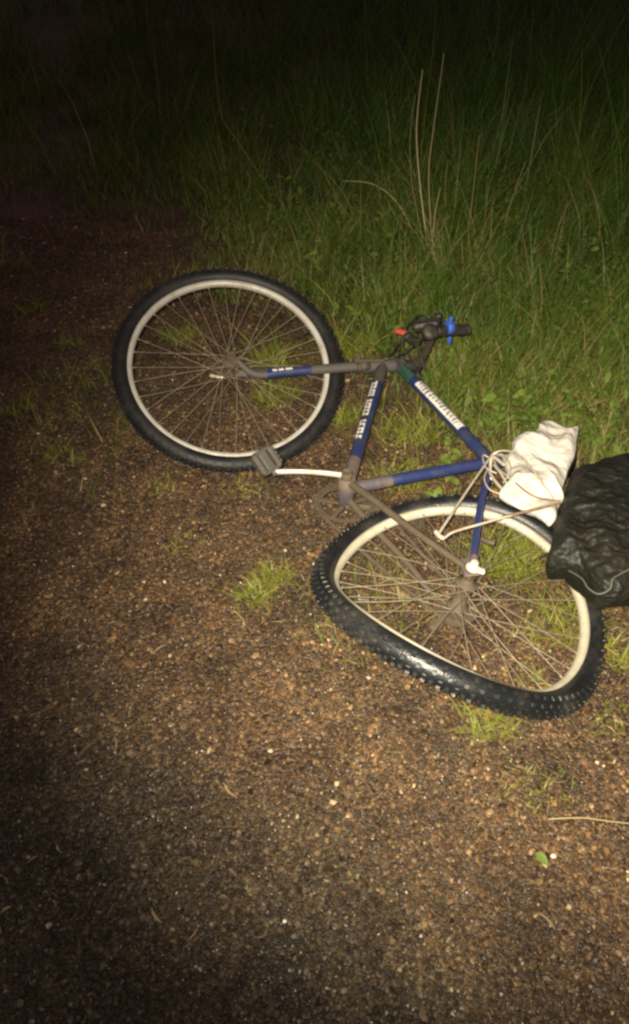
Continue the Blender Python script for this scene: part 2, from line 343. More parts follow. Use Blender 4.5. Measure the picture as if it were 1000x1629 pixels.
# ------------------------------------------------------------------ blades of grass
def blades(x,y,h,w,lean,curl,tint,seg=3,z=None,az=None):
    n=len(x); z=np.array([ground_z(a,c) for a,c in zip(x,y)]) if z is None else z
    az=rng.uniform(0,2*math.pi,n) if az is None else az
    dx,dy=np.cos(az),np.sin(az); face=az+rng.uniform(-1.2,1.2,n)+math.pi/2; fx,fy=np.cos(face),np.sin(face)
    V=[]; k=seg+1
    ts=np.linspace(0,1,k)
    for t in ts:
        off=h*(lean*t+curl*t*t); up=h*t*np.sqrt(np.maximum(.05,1-(lean+curl*t)**2*.6))-h*curl*.25*t**3
        px=x+dx*off; py=y+dy*off; pz=z-.004+up
        ww=w*(1-t**1.6)*.5+w*.04
        V.append(np.stack([px-fx*ww,py-fy*ww,pz],-1)); V.append(np.stack([px+fx*ww,py+fy*ww,pz],-1))
    V=np.stack(V,1)                              # n, 2k, 3
    f=np.array([[2*i,2*i+1,2*i+3,2*i+2] for i in range(seg)])
    F=(f[None]+(np.arange(n)*2*k)[:,None,None]).reshape(-1,4)
    return V.reshape(-1,3),F,np.repeat(tint,2*k)
def field(n):
    N0=n*7
    y=rng.uniform(1.0,8.5,N0); x=rng.uniform(-1,1,N0)*(.45*np.hypot(y,1.39)+.25)
    dist=np.hypot(y,1.39)
    keep=rng.random(N0)<np.clip((2.0/dist)**1.6,0,1)
    d=grass_depth(x,y)
    # clumped density, thin near the edge
    cl=np.array([noise.noise(Vector((a*3.2,c*3.2,3.7))) for a,c in zip(x,y)])
    dens=np.clip((d+.22)/.62,0,1)**1.5*np.clip(.62+1.15*cl,.06,1)*np.interp(d,[0,1.3,2.6],[1,.9,.5])
    # a ragged left side where the verge stays bare
    dens*=np.clip((x+.20*y+1.0+.5*cl)/.7,.35,1)
    c2=np.array([noise.noise(Vector((a*2.4,c*2.4,21.5)))+.5*noise.noise(Vector((a*7,c*7,2.5))) for a,c in zip(x,y)])
    dens=np.maximum(dens,np.clip((c2-.22)/.35,0,1)*np.interp(d,[-1.3,-.7,0],[0,.16,.5])*np.interp(x,[-1.2,-.2,.4],[1.2,.9,.5]))
    keep&=rng.random(N0)<dens
    x,y,d,cl,c2=[q[keep][:n] for q in (x,y,d,cl,c2)]; m=len(x)
    h=np.exp(rng.normal(0,.42,m)+.7*c2)*np.interp(d,[-.1,.3,.9,1.8,4],[.035,.07,.12,.20,.30])
    w=rng.uniform(.0020,.0052,m)*np.interp(d,[0,2,5],[1,1.35,2.0])
    tint=np.clip(rng.beta(2,4.2,m)*.9+.30*cl+np.interp(d,[-.1,.3,.9,2.5],[.30,.17,.06,.04]),0,1)
    dead=rng.random(m)<np.interp(d,[0,.6,2,4],[.20,.13,.13,.25]); tint[dead]=rng.uniform(.75,1,dead.sum()); tint*=np.interp(d,[1.2,2.6],[1,.55])  # far blades tinted darker: the light's fade with distance put into their colour
    return blades(x,y,h,w,rng.uniform(.05,.55,m),rng.uniform(0,.75,m),tint)
GB=field(95000)
tag(fast_mesh('grass',GB[0],GB[1],[M['grass']],{'tint':GB[2]}),kind='stuff',label='rough green grass growing beyond the gravel edge',cat='grass')
def broadleaves(n):
    N0=n*6; y=rng.uniform(1.5,4.6,N0); x=rng.uniform(-.4,1.9,N0); d=grass_depth(x,y)
    cl=np.array([noise.noise(Vector((a*2.6,c*2.6,9.1))) for a,c in zip(x,y)])
    keep=(rng.random(N0)<np.clip(.25+1.3*cl,0,1))&(d>.12); x,y=x[keep][:n],y[keep][:n]; n=len(x)
    z=rng.uniform(.02,.13,n); s=rng.uniform(.006,.020,n); a=rng.uniform(0,6.28,n); tlt=rng.uniform(-.6,.6,n); tl2=rng.uniform(-.6,.6,n)
    shape=np.array([(-1,0,0),(-.3,.42,.10),(-.3,-.42,.10),(.45,.36,.06),(.45,-.36,.06),(1,0,-.12)])
    X=shape[:,0][None]*np.cos(a)[:,None]-shape[:,1][None]*np.sin(a)[:,None]; Y=shape[:,0][None]*np.sin(a)[:,None]+shape[:,1][None]*np.cos(a)[:,None]
    Z=shape[:,2][None]+X*tlt[:,None]+Y*tl2[:,None]
    P=np.stack([X*s[:,None]+x[:,None],Y*s[:,None]+y[:,None],Z*s[:,None]+z[:,None]],-1)
    f=np.array([[0,2,1,1],[1,2,4,3],[3,4,5,5]]); f=np.array([[0,2,1],[1,2,4],[1,4,3],[3,4,5]])
    F=(f[None]+(np.arange(n)*6)[:,None,None]).reshape(-1,3)
    return P.reshape(-1,3),F,np.repeat(rng.random(n),6)
WL=broadleaves(6000)
tag(fast_mesh('weeds',WL[0],WL[1],[M['leaf']],{'tint':WL[2]*.8}),kind='stuff',label='small broad weed leaves among the grass',cat='weeds')

# ------------------------------------------------------------------ tufts of grass one can point at
def tuft(px,py,label,n=45,r=.035,h=.055,tmean=.45,lean=(.25,.9),name='grass_tuft',group='grass tufts growing out of the gravel',m='tuft'):
    c=gp(px,py,0.0); c[2]=ground_z(c[0],c[1])
    n=int(n*2.0); h*=.95; r*=1.15
    a=rng.uniform(0,6.28,n); q=r*np.sqrt(rng.random(n))
    x=c[0]+q*np.cos(a)*1.3; y=c[1]+q*np.sin(a)
    V,F,T=blades(x,y,h*np.exp(rng.normal(0,.3,n)),rng.uniform(.0014,.0044,n),rng.uniform(*lean,n),rng.uniform(.1,.7,n),np.clip(rng.normal(tmean,.22,n),0,1))
    return tag(fast_mesh(name,V,F,[M[m]],{'tint':T},base=c),label,'grass tuft',group)
TUFTS=[
 (405,948,'small yellow-green tuft alone on the gravel between the two wheels, lower half',60,.026,.045),
 (436,918,'small yellow-green tuft on the gravel just left of the bent wheel, upper of a pair',60,.026,.04),
 (22,425,'grass tuft at the left edge of the photo, level with the round wheel\'s top',50,.045,.07),
 (45,492,'dim grass tuft on the dark gravel left of the round wheel, below the edge tuft',36,.035,.05),
 (108,548,'yellowish grass tuft on the gravel close to the left side of the round wheel',36,.03,.05),
 (155,578,'sparse yellow tuft touching the outer left side of the round tyre',20,.018,.03),
 (28,655,'dim green tuft near the left edge, level with the round wheel\'s lower half',30,.03,.045),
 (100,725,'flat pale green tuft on gravel below and left of the round wheel',44,.045,.035),
 (262,775,'short yellowish tuft on the gravel under the round wheel',30,.03,.032),
 (295,868,'faint short grass patch on open gravel midway below the round wheel',26,.03,.026),
 (430,585,'bright yellow-green tuft seen through the round wheel right beside its hub',120,.045,.10),
 (438,632,'bright yellow-green tuft under the fork blade inside the round wheel',90,.042,.07),
 (292,540,'olive grass tuft seen through the spokes at the upper left of the round hub',80,.05,.06),
 (560,560,'spiky yellow-green tuft between the round tyre and the top of the frame',150,.055,.12),
 (548,668,'yellow grass tuft at the right side of the round tyre beside the down tube',80,.04,.07),
 (650,692,'yellowish dry tuft inside the frame triangle above the weed plant',120,.06,.07),
 (640,765,'low grass tuft just above the seat tube inside the frame triangle',90,.05,.06),
 (705,795,'green tuft between the seat tube and the bent wheel',40,.045,.03),
 (805,893,'bright green tuft seen through the bent wheel right of its axle nut',160,.055,.10),
 (905,985,'green grass tuft seen through the right side of the bent rim',80,.05,.06),
 (865,1010,'pale sparse grass inside the bent wheel near its right rim',36,.045,.04),
 (830,1080,'short green tuft inside the bottom right corner of the bent wheel',26,.03,.03),
 (775,1152,'yellow-green tuft under the lower edge of the bent tyre',64,.035,.045),
 (985,1040,'green tuft at the right edge of the photo beside the bent tyre',40,.035,.06),
 (985,1142,'small green tuft at the right edge below the bent wheel',32,.035,.03),
 (850,1255,'flat mossy green patch on the gravel below the bent wheel',50,.05,.02),
 (402,775,'dull green grass patch under the pedal on the round wheel\'s lower side',36,.045,.028),
]
for (px,py,lab,n,r,h) in TUFTS: tuft(px,py,lab,n,r,h,tmean=.42)
# ------------------------------------------------------------------ bits of straw and dead leaf lying about
def litter(n_):
    y=rng.uniform(.5,2.6,n_); x=rng.uniform(-.9,1.2,n_); d=grass_depth(x,y); keep=rng.random(n_)<np.interp(d,[-1.2,-.5,0,.4],[.12,.35,1,.5]); x,y=x[keep],y[keep]; m=len(x)
    L_=np.clip(np.exp(rng.normal(math.log(.010),.5,m)),.003,.019); w_=rng.uniform(.0004,.0022,m); a=rng.uniform(0,6.28,m); z=np.array([ground_z(p,q) for p,q in zip(x,y)])+.0045
    dx,dy=np.cos(a),np.sin(a); up=rng.uniform(-.12,.25,m)*L_; V=[]
    for t,b_ in ((-1,0),(-.2,.2),(.4,.15),(1,0)):
        wx=w_*(1-abs(t)**2*.8)
        cx_,cy_,cz_=x+dx*L_*t-dy*L_*b_,y+dy*L_*t+dx*L_*b_,z+up*(t+1)*.5
        V.append(np.stack([cx_-dy*-wx,cy_-dx*wx,cz_],-1)); V.append(np.stack([cx_+dy*-wx,cy_+dx*wx,cz_+wx*.4],-1))
    V=np.stack(V,1); f=np.array([[2*i,2*i+1,2*i+3,2*i+2] for i in range(3)]); F=(f[None]+(np.arange(m)*8)[:,None,None]).reshape(-1,4)
    return V.reshape(-1,3),F,np.repeat(rng.beta(1.4,2.2,m),8)
LT=litter(5200)
M['litter']=foliage('dead straw bits',[(0,(.07,.042,.020)),(1,(.40,.30,.15)),(.5,(.19,.13,.06))],trans=.05)
tag(fast_mesh('litter',LT[0],LT[1],[M['litter']],{'tint':LT[2]}),kind='stuff',label='bits of dead straw and leaf scattered on the gravel',cat='litter')
# ------------------------------------------------------------------ tall dry stalks standing in the grass
def up_at(px,py,y):                           # point at distance y whose sight line is px,py
    d=ray(px,py); return ORG+d*(y/d[1])
def stalk(pix, label, w=.0035, tint=.5, m='dry', ydrift=0.0):
    b=gp(*pix[0],0.03); pts=[b]
    for k,q in enumerate(pix[1:],1): pts.append(up_at(q[0],q[1],b[1]+ydrift*k/(len(pix)-1)))
    P=smooth_path(pts,20); k=len(P); rad=np.linspace(w,w*.35,k)
    mb=MB().tube(P,rad,5); base=(P[0][0],P[0][1],0)
    o=mb.build('dry_grass_stalk',M[m],base=base); at=o.data.attributes.new('tint','FLOAT','POINT'); at.data.foreach_set('value',np.full(len(o.data.vertices),tint,np.float32))
    return tag(o,label,'grass stalk','dry stalks standing in the dark grass')
stalk([(684,420),(672,330),(664,250),(663,190),(672,110)],'brightest tall straw stalk standing upright in the grass above the handlebar',.0032,.85)
stalk([(690,424),(684,340),(682,270),(690,200),(706,85)],'tall straw stalk just right of the brightest upright stalk',.0024,.6)
stalk([(680,428),(668,360),(655,290),(652,220),(660,150)],'thin tall stalk just left of the brightest upright stalk',.0018,.25)
stalk([(693,430),(688,390),(692,340),(700,300)],'short orange-brown stalk at the foot of the upright straw clump',.0046,.35)
stalk([(660,385),(648,350),(625,315),(590,292),(545,288)],'pale stalk bent over in an arch left of the upright straw clump',.0022,1.0)
stalk([(655,392),(640,365),(624,335),(612,312)],'thin dull stalk rising inside the bent arch stalk',.0020,.3)
stalk([(712,378),(709,345),(708,300),(712,255)],'short straight stalk a little right of the upright straw clump',.0026,.3)
stalk([(742,418),(746,360),(752,310),(762,215)],'slender brown stalk midway between the straw clump and the leaning stalk',.0028,.2)
stalk([(770,372),(773,330),(774,280)],'faint grey stalk right of the slender brown stalk',.0022,.25)
stalk([(798,395),(806,345),(820,300),(836,258)],'leaning orange-brown stalk in the right half of the grass',.0026,.3)
stalk([(838,430),(834,390),(828,350)],'short stalk right of the leaning orange-brown stalk',.0020,.2)
stalk([(872,440),(880,390),(892,350),(906,320)],'thin bent stem in the grass at the far right, right of the short stalk',.0016,.3)
stalk([(905,470),(902,430),(905,390)],'short pale stem standing above the black bag',.0018,.6)
stalk([(615,440),(622,390),(634,350)],'thin green-brown stem left of the upright straw clump above the handlebar',.0016,.3)
stalk([(858,520),(862,470),(858,420)],'thin straight stem in bright grass right of the blue collar',.0017,.45)
stalk([(432,305),(408,270),(378,225),(350,175),(338,30)],'very faint long stalk high up in the dark grass left of centre',.0028,.15)

# ------------------------------------------------------------------ small things on the gravel
P=smooth_path([gp(872,1303,.008),gp(925,1301,.016),gp(965,1306,.014),gp(1010,1311,.010)],16)
o=MB().tube(P,.0014,5).build('straw',M['dry'],base=(P[0][0],P[0][1],0)); o.data.attributes.new('tint','FLOAT','POINT').data.foreach_set('value',np.full(len(o.data.vertices),.5,np.float32))
tag(o,'thin pale straw lying on the gravel at the right edge','straw')
def leafmesh(c, az, L_, W_, tilt=.2, arch=.15, n=7):
    d=arr((math.cos(az),math.sin(az),tilt)); w=arr((-math.sin(az),math.cos(az),0)); V=[];F=[]
    for i in range(n):
        t=i/(n-1); ww=W_*(math.sin(math.pi*min(.999,t**.8)))**.9+.0004; p=arr(c)+d*L_*t+arr((0,0,-arch*L_*t*t))
        V+= [p-w*ww+arr((0,0,ww*.35)),p,p+w*ww+arr((0,0,ww*.35))]
    for i in range(n-1):
        F+=[[3*i,3*i+1,3*i+4,3*i+3],[3*i+1,3*i+2,3*i+5,3*i+4]]
    return V,F
def leaf_obj(name, V, F, tint, parent=None, base=(0,0,0)):
    o=MB().add(V,F).build(name,M['leaf'],parent=parent,base=base,recalc=False); o.data.attributes.new('tint','FLOAT','POINT').data.foreach_set('value',np.full(len(o.data.vertices),tint,np.float32)); return o
c=gp(852,1357,.012); o=leaf_obj('fallen_leaf',*leafmesh(c,-.9,.027,.0085,.05,.1),.5,base=(c[0],c[1],0)); tag(o,'small bright green leaf lying on the gravel below the bent wheel','leaf')
def pebble(px,py,s,label,col):
    c=gp(px,py,0); c[2]=ground_z(c[0],c[1])+s*.5
    mb=MB(); import bmesh
    bm=bmesh.new(); bmesh.ops.create_icosphere(bm,subdivisions=3,radius=1)
    V=[]
    for v in bm.verts:
        q=v.co*(1+.25*noise.noise(v.co*1.1+Vector((px,py,0)))); V.append(c+arr((q.x*1.15,q.y*.9,q.z*.7))*s)
    F=[[v.index for v in f.verts] for f in bm.faces]; bm.free()
    return tag(MB().add(V,F).build('pebble',col,base=c),label,'pebble','pale pebbles on the gravel')
PB=mat('pale pebble',(.72,.66,.52),.5,dirt=(.4,.32,.2),dirt_amt=.3,dirt_scale=120)
PB2=mat('tan pebble',(.50,.40,.27),.55,dirt=(.25,.17,.1),dirt_amt=.35,dirt_scale=120)
pebble(879,1364,.0045,'round white pebble right beside the small green leaf',PB)
pebble(430,1196,.0046,'whitish pebble on the gravel straight below the lone tuft pair',PB2)
pebble(122,1160,.0048,'pale pebble on the dim gravel at the lower left',PB2)
pebble(164,803,.0062,'upright tan pebble on the gravel below the left of the round wheel',PB2)
pebble(585,1084,.0052,'tan pebble just below the middle of the bent tyre\'s straight side',PB2)
pebble(500,896,.004,'white pebble touching the left end of the bent tyre',PB)
pebble(61,690,.0042,'white pebble near the left edge beside the dim green tuft',PB)
pebble(452,1464,.0035,'tiny white pebble on dark gravel in the lower half',PB)

# ------------------------------------------------------------------ the weed inside the frame
c=gp(716,765,.0); c[2]=ground_z(c[0],c[1]); weed=empty('weed_plant',(c[0],c[1],c[2])); tag(weed,'leafy light green weed growing up inside the bicycle frame triangle','weed')
top=up_at(712,700,c[1]+.02); P=smooth_path([c-arr((0,0,.005)),(c+top)/2+arr((.006,0,0)),top],10)
o=MB().tube(P,np.linspace(.0018,.0009,len(P)),6).build('stem',M['leaf'],parent=weed); o.data.attributes.new('tint','FLOAT','POINT').data.foreach_set('value',np.full(len(o.data.vertices),.4,np.float32))
for i,(t,az,ln) in enumerate([(.25,3.3,.035),(.3,-.3,.034),(.45,2.6,.036),(.5,.5,.034),(.65,3.6,.030),(.7,-.5,.034),(.85,2.2,.026),(.9,.9,.024),(1,1.6,.026),(1,4.4,.022),(.15,5.3,.036),(.2,4.2,.032)]):
    p=P[min(len(P)-1,int(t*(len(P)-1)))]; leaf_obj('leaf',*leafmesh(p,az,ln,ln*.3,.35,.5),.45+.05*(i%6),parent=weed)
c=gp(692,800,.0); c[2]=ground_z(c[0],c[1]); wd=empty('weed_plant',(c[0],c[1],c[2])); tag(wd,'low bright weed with a few leaves beside the seat tube near the bent wheel','weed')
for i,(az,ln,tl) in enumerate([(2.4,.04,.9),(1.2,.04,1.1),(.2,.036,.7),(3.4,.036,.6),(5.2,.03,.4)]): leaf_obj('leaf',*leafmesh(c+arr((0,0,.0)),az,ln,ln*.26,tl,.5),.55+.08*i,parent=wd)

# ================================================================== the bicycle
A=arr((.2138,2.05848,.09768)); B=arr((.43664,1.59265,.11849)); C=arr((.07621,1.45914,.13067))
F_=arr((-.2407,1.96619,.15253)); R_=arr((.30825,1.121,.13066))
n=np.cross(A-C,B-C); n=unit(n); n=n if n[2]>0 else -n
def pt(px,py,off=0.0):                        # point of the bicycle's own plane, moved off along its normal
    d=ray(px,py); t=((C+n*off-ORG)@n)/(d@n); return ORG+d*t
bike=empty('bicycle',(.1,1.55,0.0))
tag(bike,'crashed blue mountain bicycle lying on its side with a badly bent rear wheel','bicycle')
TH=np.linspace(0,2*math.pi,181)[:-1]
RM,RT,RO,RI,HW=.304,.0225,.287,.2715,.0115
def ring(c,nx_,ny_,v=None):
    nn=unit((nx_,ny_,1)); e1=unit(np.cross((0,1,0),nn)); e2=np.cross(nn,e1); ct,st=np.cos(TH),np.sin(TH)
    rad=ct[:,None]*e1+st[:,None]*e2; z=r=t=np.zeros_like(TH)
    if v is not None:
        q=np.stack([np.cos(2*TH),np.sin(2*TH),np.cos(3*TH),np.sin(3*TH)]); z,r,t=arr(v[:4])@q,arr(v[4:8])@q,arr(v[8:12])@q
    cen=c+(RM+r)[:,None]*rad+z[:,None]*nn
    ro=np.cos(t)[:,None]*rad+np.sin(t)[:,None]*nn; ax=-np.sin(t)[:,None]*rad+np.cos(t)[:,None]*nn
    return cen,ro,ax,nn,e1,e2
def sweep(cen,ro,ax,prof):                    # closed cross-section (radial, axial) swept round the ring
    k=len(prof); m=len(cen); V=np.concatenate([[cen[i]+a*ro[i]+b_*ax[i] for a,b_ in prof] for i in range(m)])
    F=[[i*k+j,i*k+(j+1)%k,((i+1)%m)*k+(j+1)%k,((i+1)%m)*k+j] for i in range(m) for j in range(k)]
    return V,F
def wheel(c,nx_,ny_,v,rub,rimm,spk,hubr,knob,rear):
    cen,ro,ax,nn,e1,e2=ring(c,nx_,ny_,v)
    w=empty('wheel',(0,0,0),parent=bike)
    if rear: w['label']='rear wheel bent out of round'
    prof=[(RT*math.cos(a),RT*1.02*math.sin(a)) for a in np.linspace(0,2*math.pi,18,endpoint=False)]
    mb=MB(); mb.add(*sweep(cen,ro,ax,prof))
    nk=150
    for i in range(nk):
        f=i*180/nk; i0=int(f)%180; i1=(i0+1)%180; u=f-int(f)
        cc=cen[i0]*(1-u)+cen[i1]*u; rr_=unit(ro[i0]*(1-u)+ro[i1]*u); aa=unit(ax[i0]*(1-u)+ax[i1]*u); tt=np.cross(rr_,aa)
        rows=((-.50,.0085,.0085),(.50,.0085,.0085)) if i%2 else ((0.0,.0085,.0095),(-1.05,.0090,.0095),(1.05,.0090,.0095))
        for (al,dt,da) in rows:
            rd=math.cos(al)*rr_+math.sin(al)*aa; sd=np.cross(tt,rd)
            mb.box(cc+rd*(RT+knob*.35),(rd,tt,sd),(knob*1.7,dt,da),bev=.0008)
    mb.build('tyre',M[rub],parent=w)
    h=HW; pr=[(RI-RM,-h*.55),(RI-RM-.001,0),(RI-RM,h*.55),(RI-RM+.004,h),(RO-RM-.0012,h),(RO-RM,h*.86),(RO-RM,-h*.86),(RO-RM-.0012,-h),(RI-RM+.004,-h)]
    mb=MB(); mb.add(*sweep(cen,ro,ax,pr)); mb.build('rim',M[rimm],parent=w)
    # hub shell with two flanges, axle and nuts
    hw=.030; ol=.065 if rear else .052
    mb=MB(); mb.disc_stack(c,nn,[(-hw-.012,.011),(-hw-.004,.014),(-hw-.004,hubr),(-hw,hubr+.001),(-hw+.003,hubr),(-hw+.006,.016),(0,.0145),(hw-.006,.016),(hw-.003,hubr),(hw,hubr+.001),(hw+.004,hubr),(hw+.004,.014),(hw+.014,.011)],28)
    mb.disc_stack(c,nn,[(-ol-.012,.0048),(ol+.012,.0048)],12); mb.build('hub',M['mud_metal'],parent=w)
    if rear:
        mb=MB()
        for k,rr_ in enumerate((.046,.042,.038,.034,.030,.026)):
            z0=-hw-.006-k*.005
            mb.disc_stack(c,nn,[(z0,rr_),(z0-.002,rr_)],40)
        mb.build('sprocket',M['mud_metal'],parent=w)
        mb=MB(); q=c+nn*ol
        mb.disc_stack(q,nn,[(.002,.013),(.004,.015),(.010,.015),(.012,.012)],18); mb.disc_stack(q,nn,[(.012,.0085),(.022,.0085),(.023,.007)],6)
        mb.box(q+nn*.006+unit(e1-.4*e2)*.014,(unit(e1-.4*e2),np.cross(nn,unit(e1-.4*e2)),nn),(.024,.014,.010),bev=.003)
        mb.build('axle_nut',M['nut'],parent=w)
    else:
        mb=MB(); q=c+nn*ol; mb.disc_stack(q,nn,[(.0,.0135),(.009,.0135),(.011,.011)],18); mb.disc_stack(q,nn,[(.011,.007),(.018,.007)],6); mb.build('axle_nut',M['mud_metal'],parent=w)
        d=unit(-e1-.1*e2); mb=MB(); mb.tube(smooth_path([c-nn*ol,c-nn*(ol+.012)+d*.02,c-nn*(ol+.004)+d*.055],8),[.006]*3+[.005]*3+[.004]*3 if False else .005,8); mb.build('quick_release',M['steel'],parent=w)
    ns=36
    for i in range(ns):
        side=1 if i%2==0 else -1; g=i//2; lead=1 if g%2==0 else -1
        rim_i=int(round(i*180/ns))%180; th=TH[rim_i]; ht=th+lead*math.radians(66)+0.03*side
        p0=c+nn*hw*side+(hubr-.003)*(math.cos(ht)*e1+math.sin(ht)*e2)
        p1=cen[rim_i]+(RI-RM+.001)*ro[rim_i]+ax[rim_i]*side*.002
        bow=(random.uniform(-1,1)*(.022 if i%5==0 else .008) if rear else random.uniform(-1,1)*.003); side_v=unit(np.cross(p1-p0,nn))
        P=[p0+(p1-p0)*t+side_v*bow*math.sin(math.pi*t)+nn*abs(bow)*.3*math.sin(math.pi*t) for t in np.linspace(0,1,5)]
        mb=MB(); mb.tube(P,.00092 if rear else .00078,6); mb.tube([p1+(p0-p1)*.03,p1],.0020,6); mb.build('spoke',M[spk],parent=w)
    # valve stem
    i=18; mb=MB(); mb.tube([cen[i]+(RI-RM)*ro[i],cen[i]+(RI-RM-.03)*ro[i]],[.003,.0024],8); mb.build('valve',M['black_plastic'],parent=w)
    return cen,ro,ax,nn,e1,e2,w
VB=[-.02604,.04996,.00094,.00076,-.00697,.01264,.0084,.00381,-.05468,.19042,-.20171,.09613]
fw=wheel(F_,.17261,-.51141,None,'rubber','rim','spoke',.021,.0034,False)
rw=wheel(R_,.21854,.1739,VB,'rubber_bent','rim_bent','spoke',.024,.0050,True)
nf,nr=fw[3],rw[3]
# grey plastic clip on one spoke of the bent wheel
q0=pt(572,953,-.03); mb=MB(); ang=unit(pt(700,965,-.03)-q0); mb.box(q0+ang*.008,(ang,np.cross(n,ang),n),(.026,.010,.008),bev=.002); mb.build('spoke_clip',M['clear'],parent=rw[6])

# ---- frame: one welded mesh
def lerp(a,b_,t): return a*(1-t)+b_*t
st=unit(A-F_)                                  # steering axis
crown=F_+.835*(A-F_)
head0=crown+st*.012; head1=A+st*.050
dt0=pt(606,590); tt0=pt(636,583); seat=pt(781,735); bb=C
mb=MB()
mb.tube([head0,head1],.0195,20,mat=1)
mb.tube([head0-st*.001,head0+st*.012],.0225,20,mat=1); mb.tube([head1-st*.012,head1+st*.001],.0225,20,mat=1)
dtm=lerp(dt0,bb,.80); mb.tube([dt0+(dt0-bb)*.04,lerp(dt0,bb,.14)],.0172,20,mat=1); mb.tube([lerp(dt0,bb,.14),dtm],.0170,20,mat=0); mb.tube([dtm,bb],.0168,20,mat=2)
mb.tube([tt0+(tt0-seat)*.05,lerp(tt0,seat,.04)],.0162,20,mat=1); mb.tube([lerp(tt0,seat,.04),lerp(tt0,seat,.17)],.0164,20,mat=3); mb.tube([lerp(tt0,seat,.17),seat],.0160,20,mat=0)
sm_=lerp(bb,seat,.30); mb.tube([bb,sm_],.0148,20,mat=2); sd=unit(seat-bb); mb.tube([sm_,seat+sd*.022],.0146,20,mat=0)
mb.tube([seat+sd*.010,seat+sd*.024],.0185,20,mat=0)
mb.disc_stack(bb,n,[(-.036,.019),(-.034,.021),(.034,.021),(.036,.019)],24,mat=2)
# seat stays and chain stays down to the dropouts
dl=R_+nr*.060; dr_=R_-nr*.066
for sg,dp in ((1,dl),(-1,dr_)):
    a0=seat+n*.012*sg-sd*.004; a1=lerp(seat,R_,.20)+n*.040*sg; a2=lerp(seat,R_,.55)+n*.052*sg
    P=smooth_path([a0,a1,a2,dp+unit(seat-R_)*.02],18); k=len(P); mb.tube(P,np.linspace(.0115,.0075,k),14,mat=0 if sg>0 else 2)
    mb.tube(smooth_path([dp+unit(seat-R_)*.045,dp+unit(seat-R_)*.018],4),.0095,12,mat=2)
    b0=bb+n*.026*sg+unit(R_-bb)*.012; b1=lerp(bb,R_,.30)+n*.040*sg; b2=lerp(bb,R_,.6)+n*.052*sg
    P=smooth_path([b0,b1,b2,dp+unit(bb-R_)*.018],18); mb.tube(P,np.linspace(.0095,.0070,len(P)),14,mat=4)
    u=unit(seat-R_); w=unit(bb-R_); mb.box(dp+(u+w)*.008,(unit(u+w),np.cross(n,unit(u+w)),nr),(.050,.032,.005),mat=2,bev=.0015)
mb.tube([lerp(seat,R_,.22)-n*.042,lerp(seat,R_,.22)+n*.042],.007,10,mat=2)
frame=mb.build('frame',[M['blue'],M['grey_blue'],M['blue_muddy'],M['green'],M['mud_metal']],parent=bike)
# ---- decals: thin curved bands on the tubes, worn past reading
def decal(p0,p1,r,lo,hi,a0,a1,marks,parent,ink='decal_dark',bg_='decal_white'):
    T=unit(p1-p0); v=unit(n-T*(n@T)); w=np.cross(T,v)
    def patch(s0,s1,b0,b1,rr_,sh=0.0):
        V=[];F=[];m=7
        for i in range(2):
            for j in range(m):
                a=b0+(b1-b0)*j/(m-1); s=(s0,s1)[i]+sh*(j/(m-1)-.5); V.append(p0+(p1-p0)*s+rr_*(math.cos(a)*v+math.sin(a)*w))
        for j in range(m-1): F.append([j,j+1,m+j+1,m+j])
        return V,F
    mb=MB(); 
    for (s0,s1) in bg_rows(lo,hi,bg_): mb.add(*patch(s0,s1,a0,a1,r+.0005))
    for (s0,s1,f0,f1,sh) in marks: mb.add(*patch(lo+(hi-lo)*s0,lo+(hi-lo)*s1,a0+(a1-a0)*f0,a0+(a1-a0)*f1,r+.0009,sh*(hi-lo)),mat=1)
    return mb.build('decal',[M['decal_white'],M[ink]],parent=parent)
def bg_rows(lo,hi,_): return [(lo,hi)]
rd=random.Random(3)
mk=[]
x_=.05
while x_<.95:                                  # worn letter strokes
    wdt=rd.uniform(.010,.022); mk.append((x_,x_+wdt,rd.uniform(.05,.3),rd.uniform(.6,.95),rd.uniform(-.02,.03))); x_+=wdt+rd.uniform(.03,.065)
mk+= [(.0,.20,.40,.47,0),(.22,.235,0,1,.02),(.24,.97,.62,.66,0)]
# which way the camera-facing side of each tube lies is set by the band's angles about the bike's normal
decal(tt0,seat,.0160,.235,.715,-.75,1.0,mk,frame)
def strokes(seed,n_,ink_cover):
    r_=random.Random(seed); out=[]; s=.0
    while s<1: 
        d=r_.uniform(.02,.05); out.append((s,min(1,s+d*ink_cover),r_.choice([0,.15,.3]),r_.choice([.7,.85,1]),r_.uniform(-.01,.01))); s+=d+r_.uniform(.015,.03)
    return out
dk=strokes(5,20,.8)+[(0,1,.42,.50,0),(.28,.34,0,1,0),(.62,.70,0,1,0)]
decal(dt0,bb,.0170,.155,.665,-.15,.85,dk,frame)
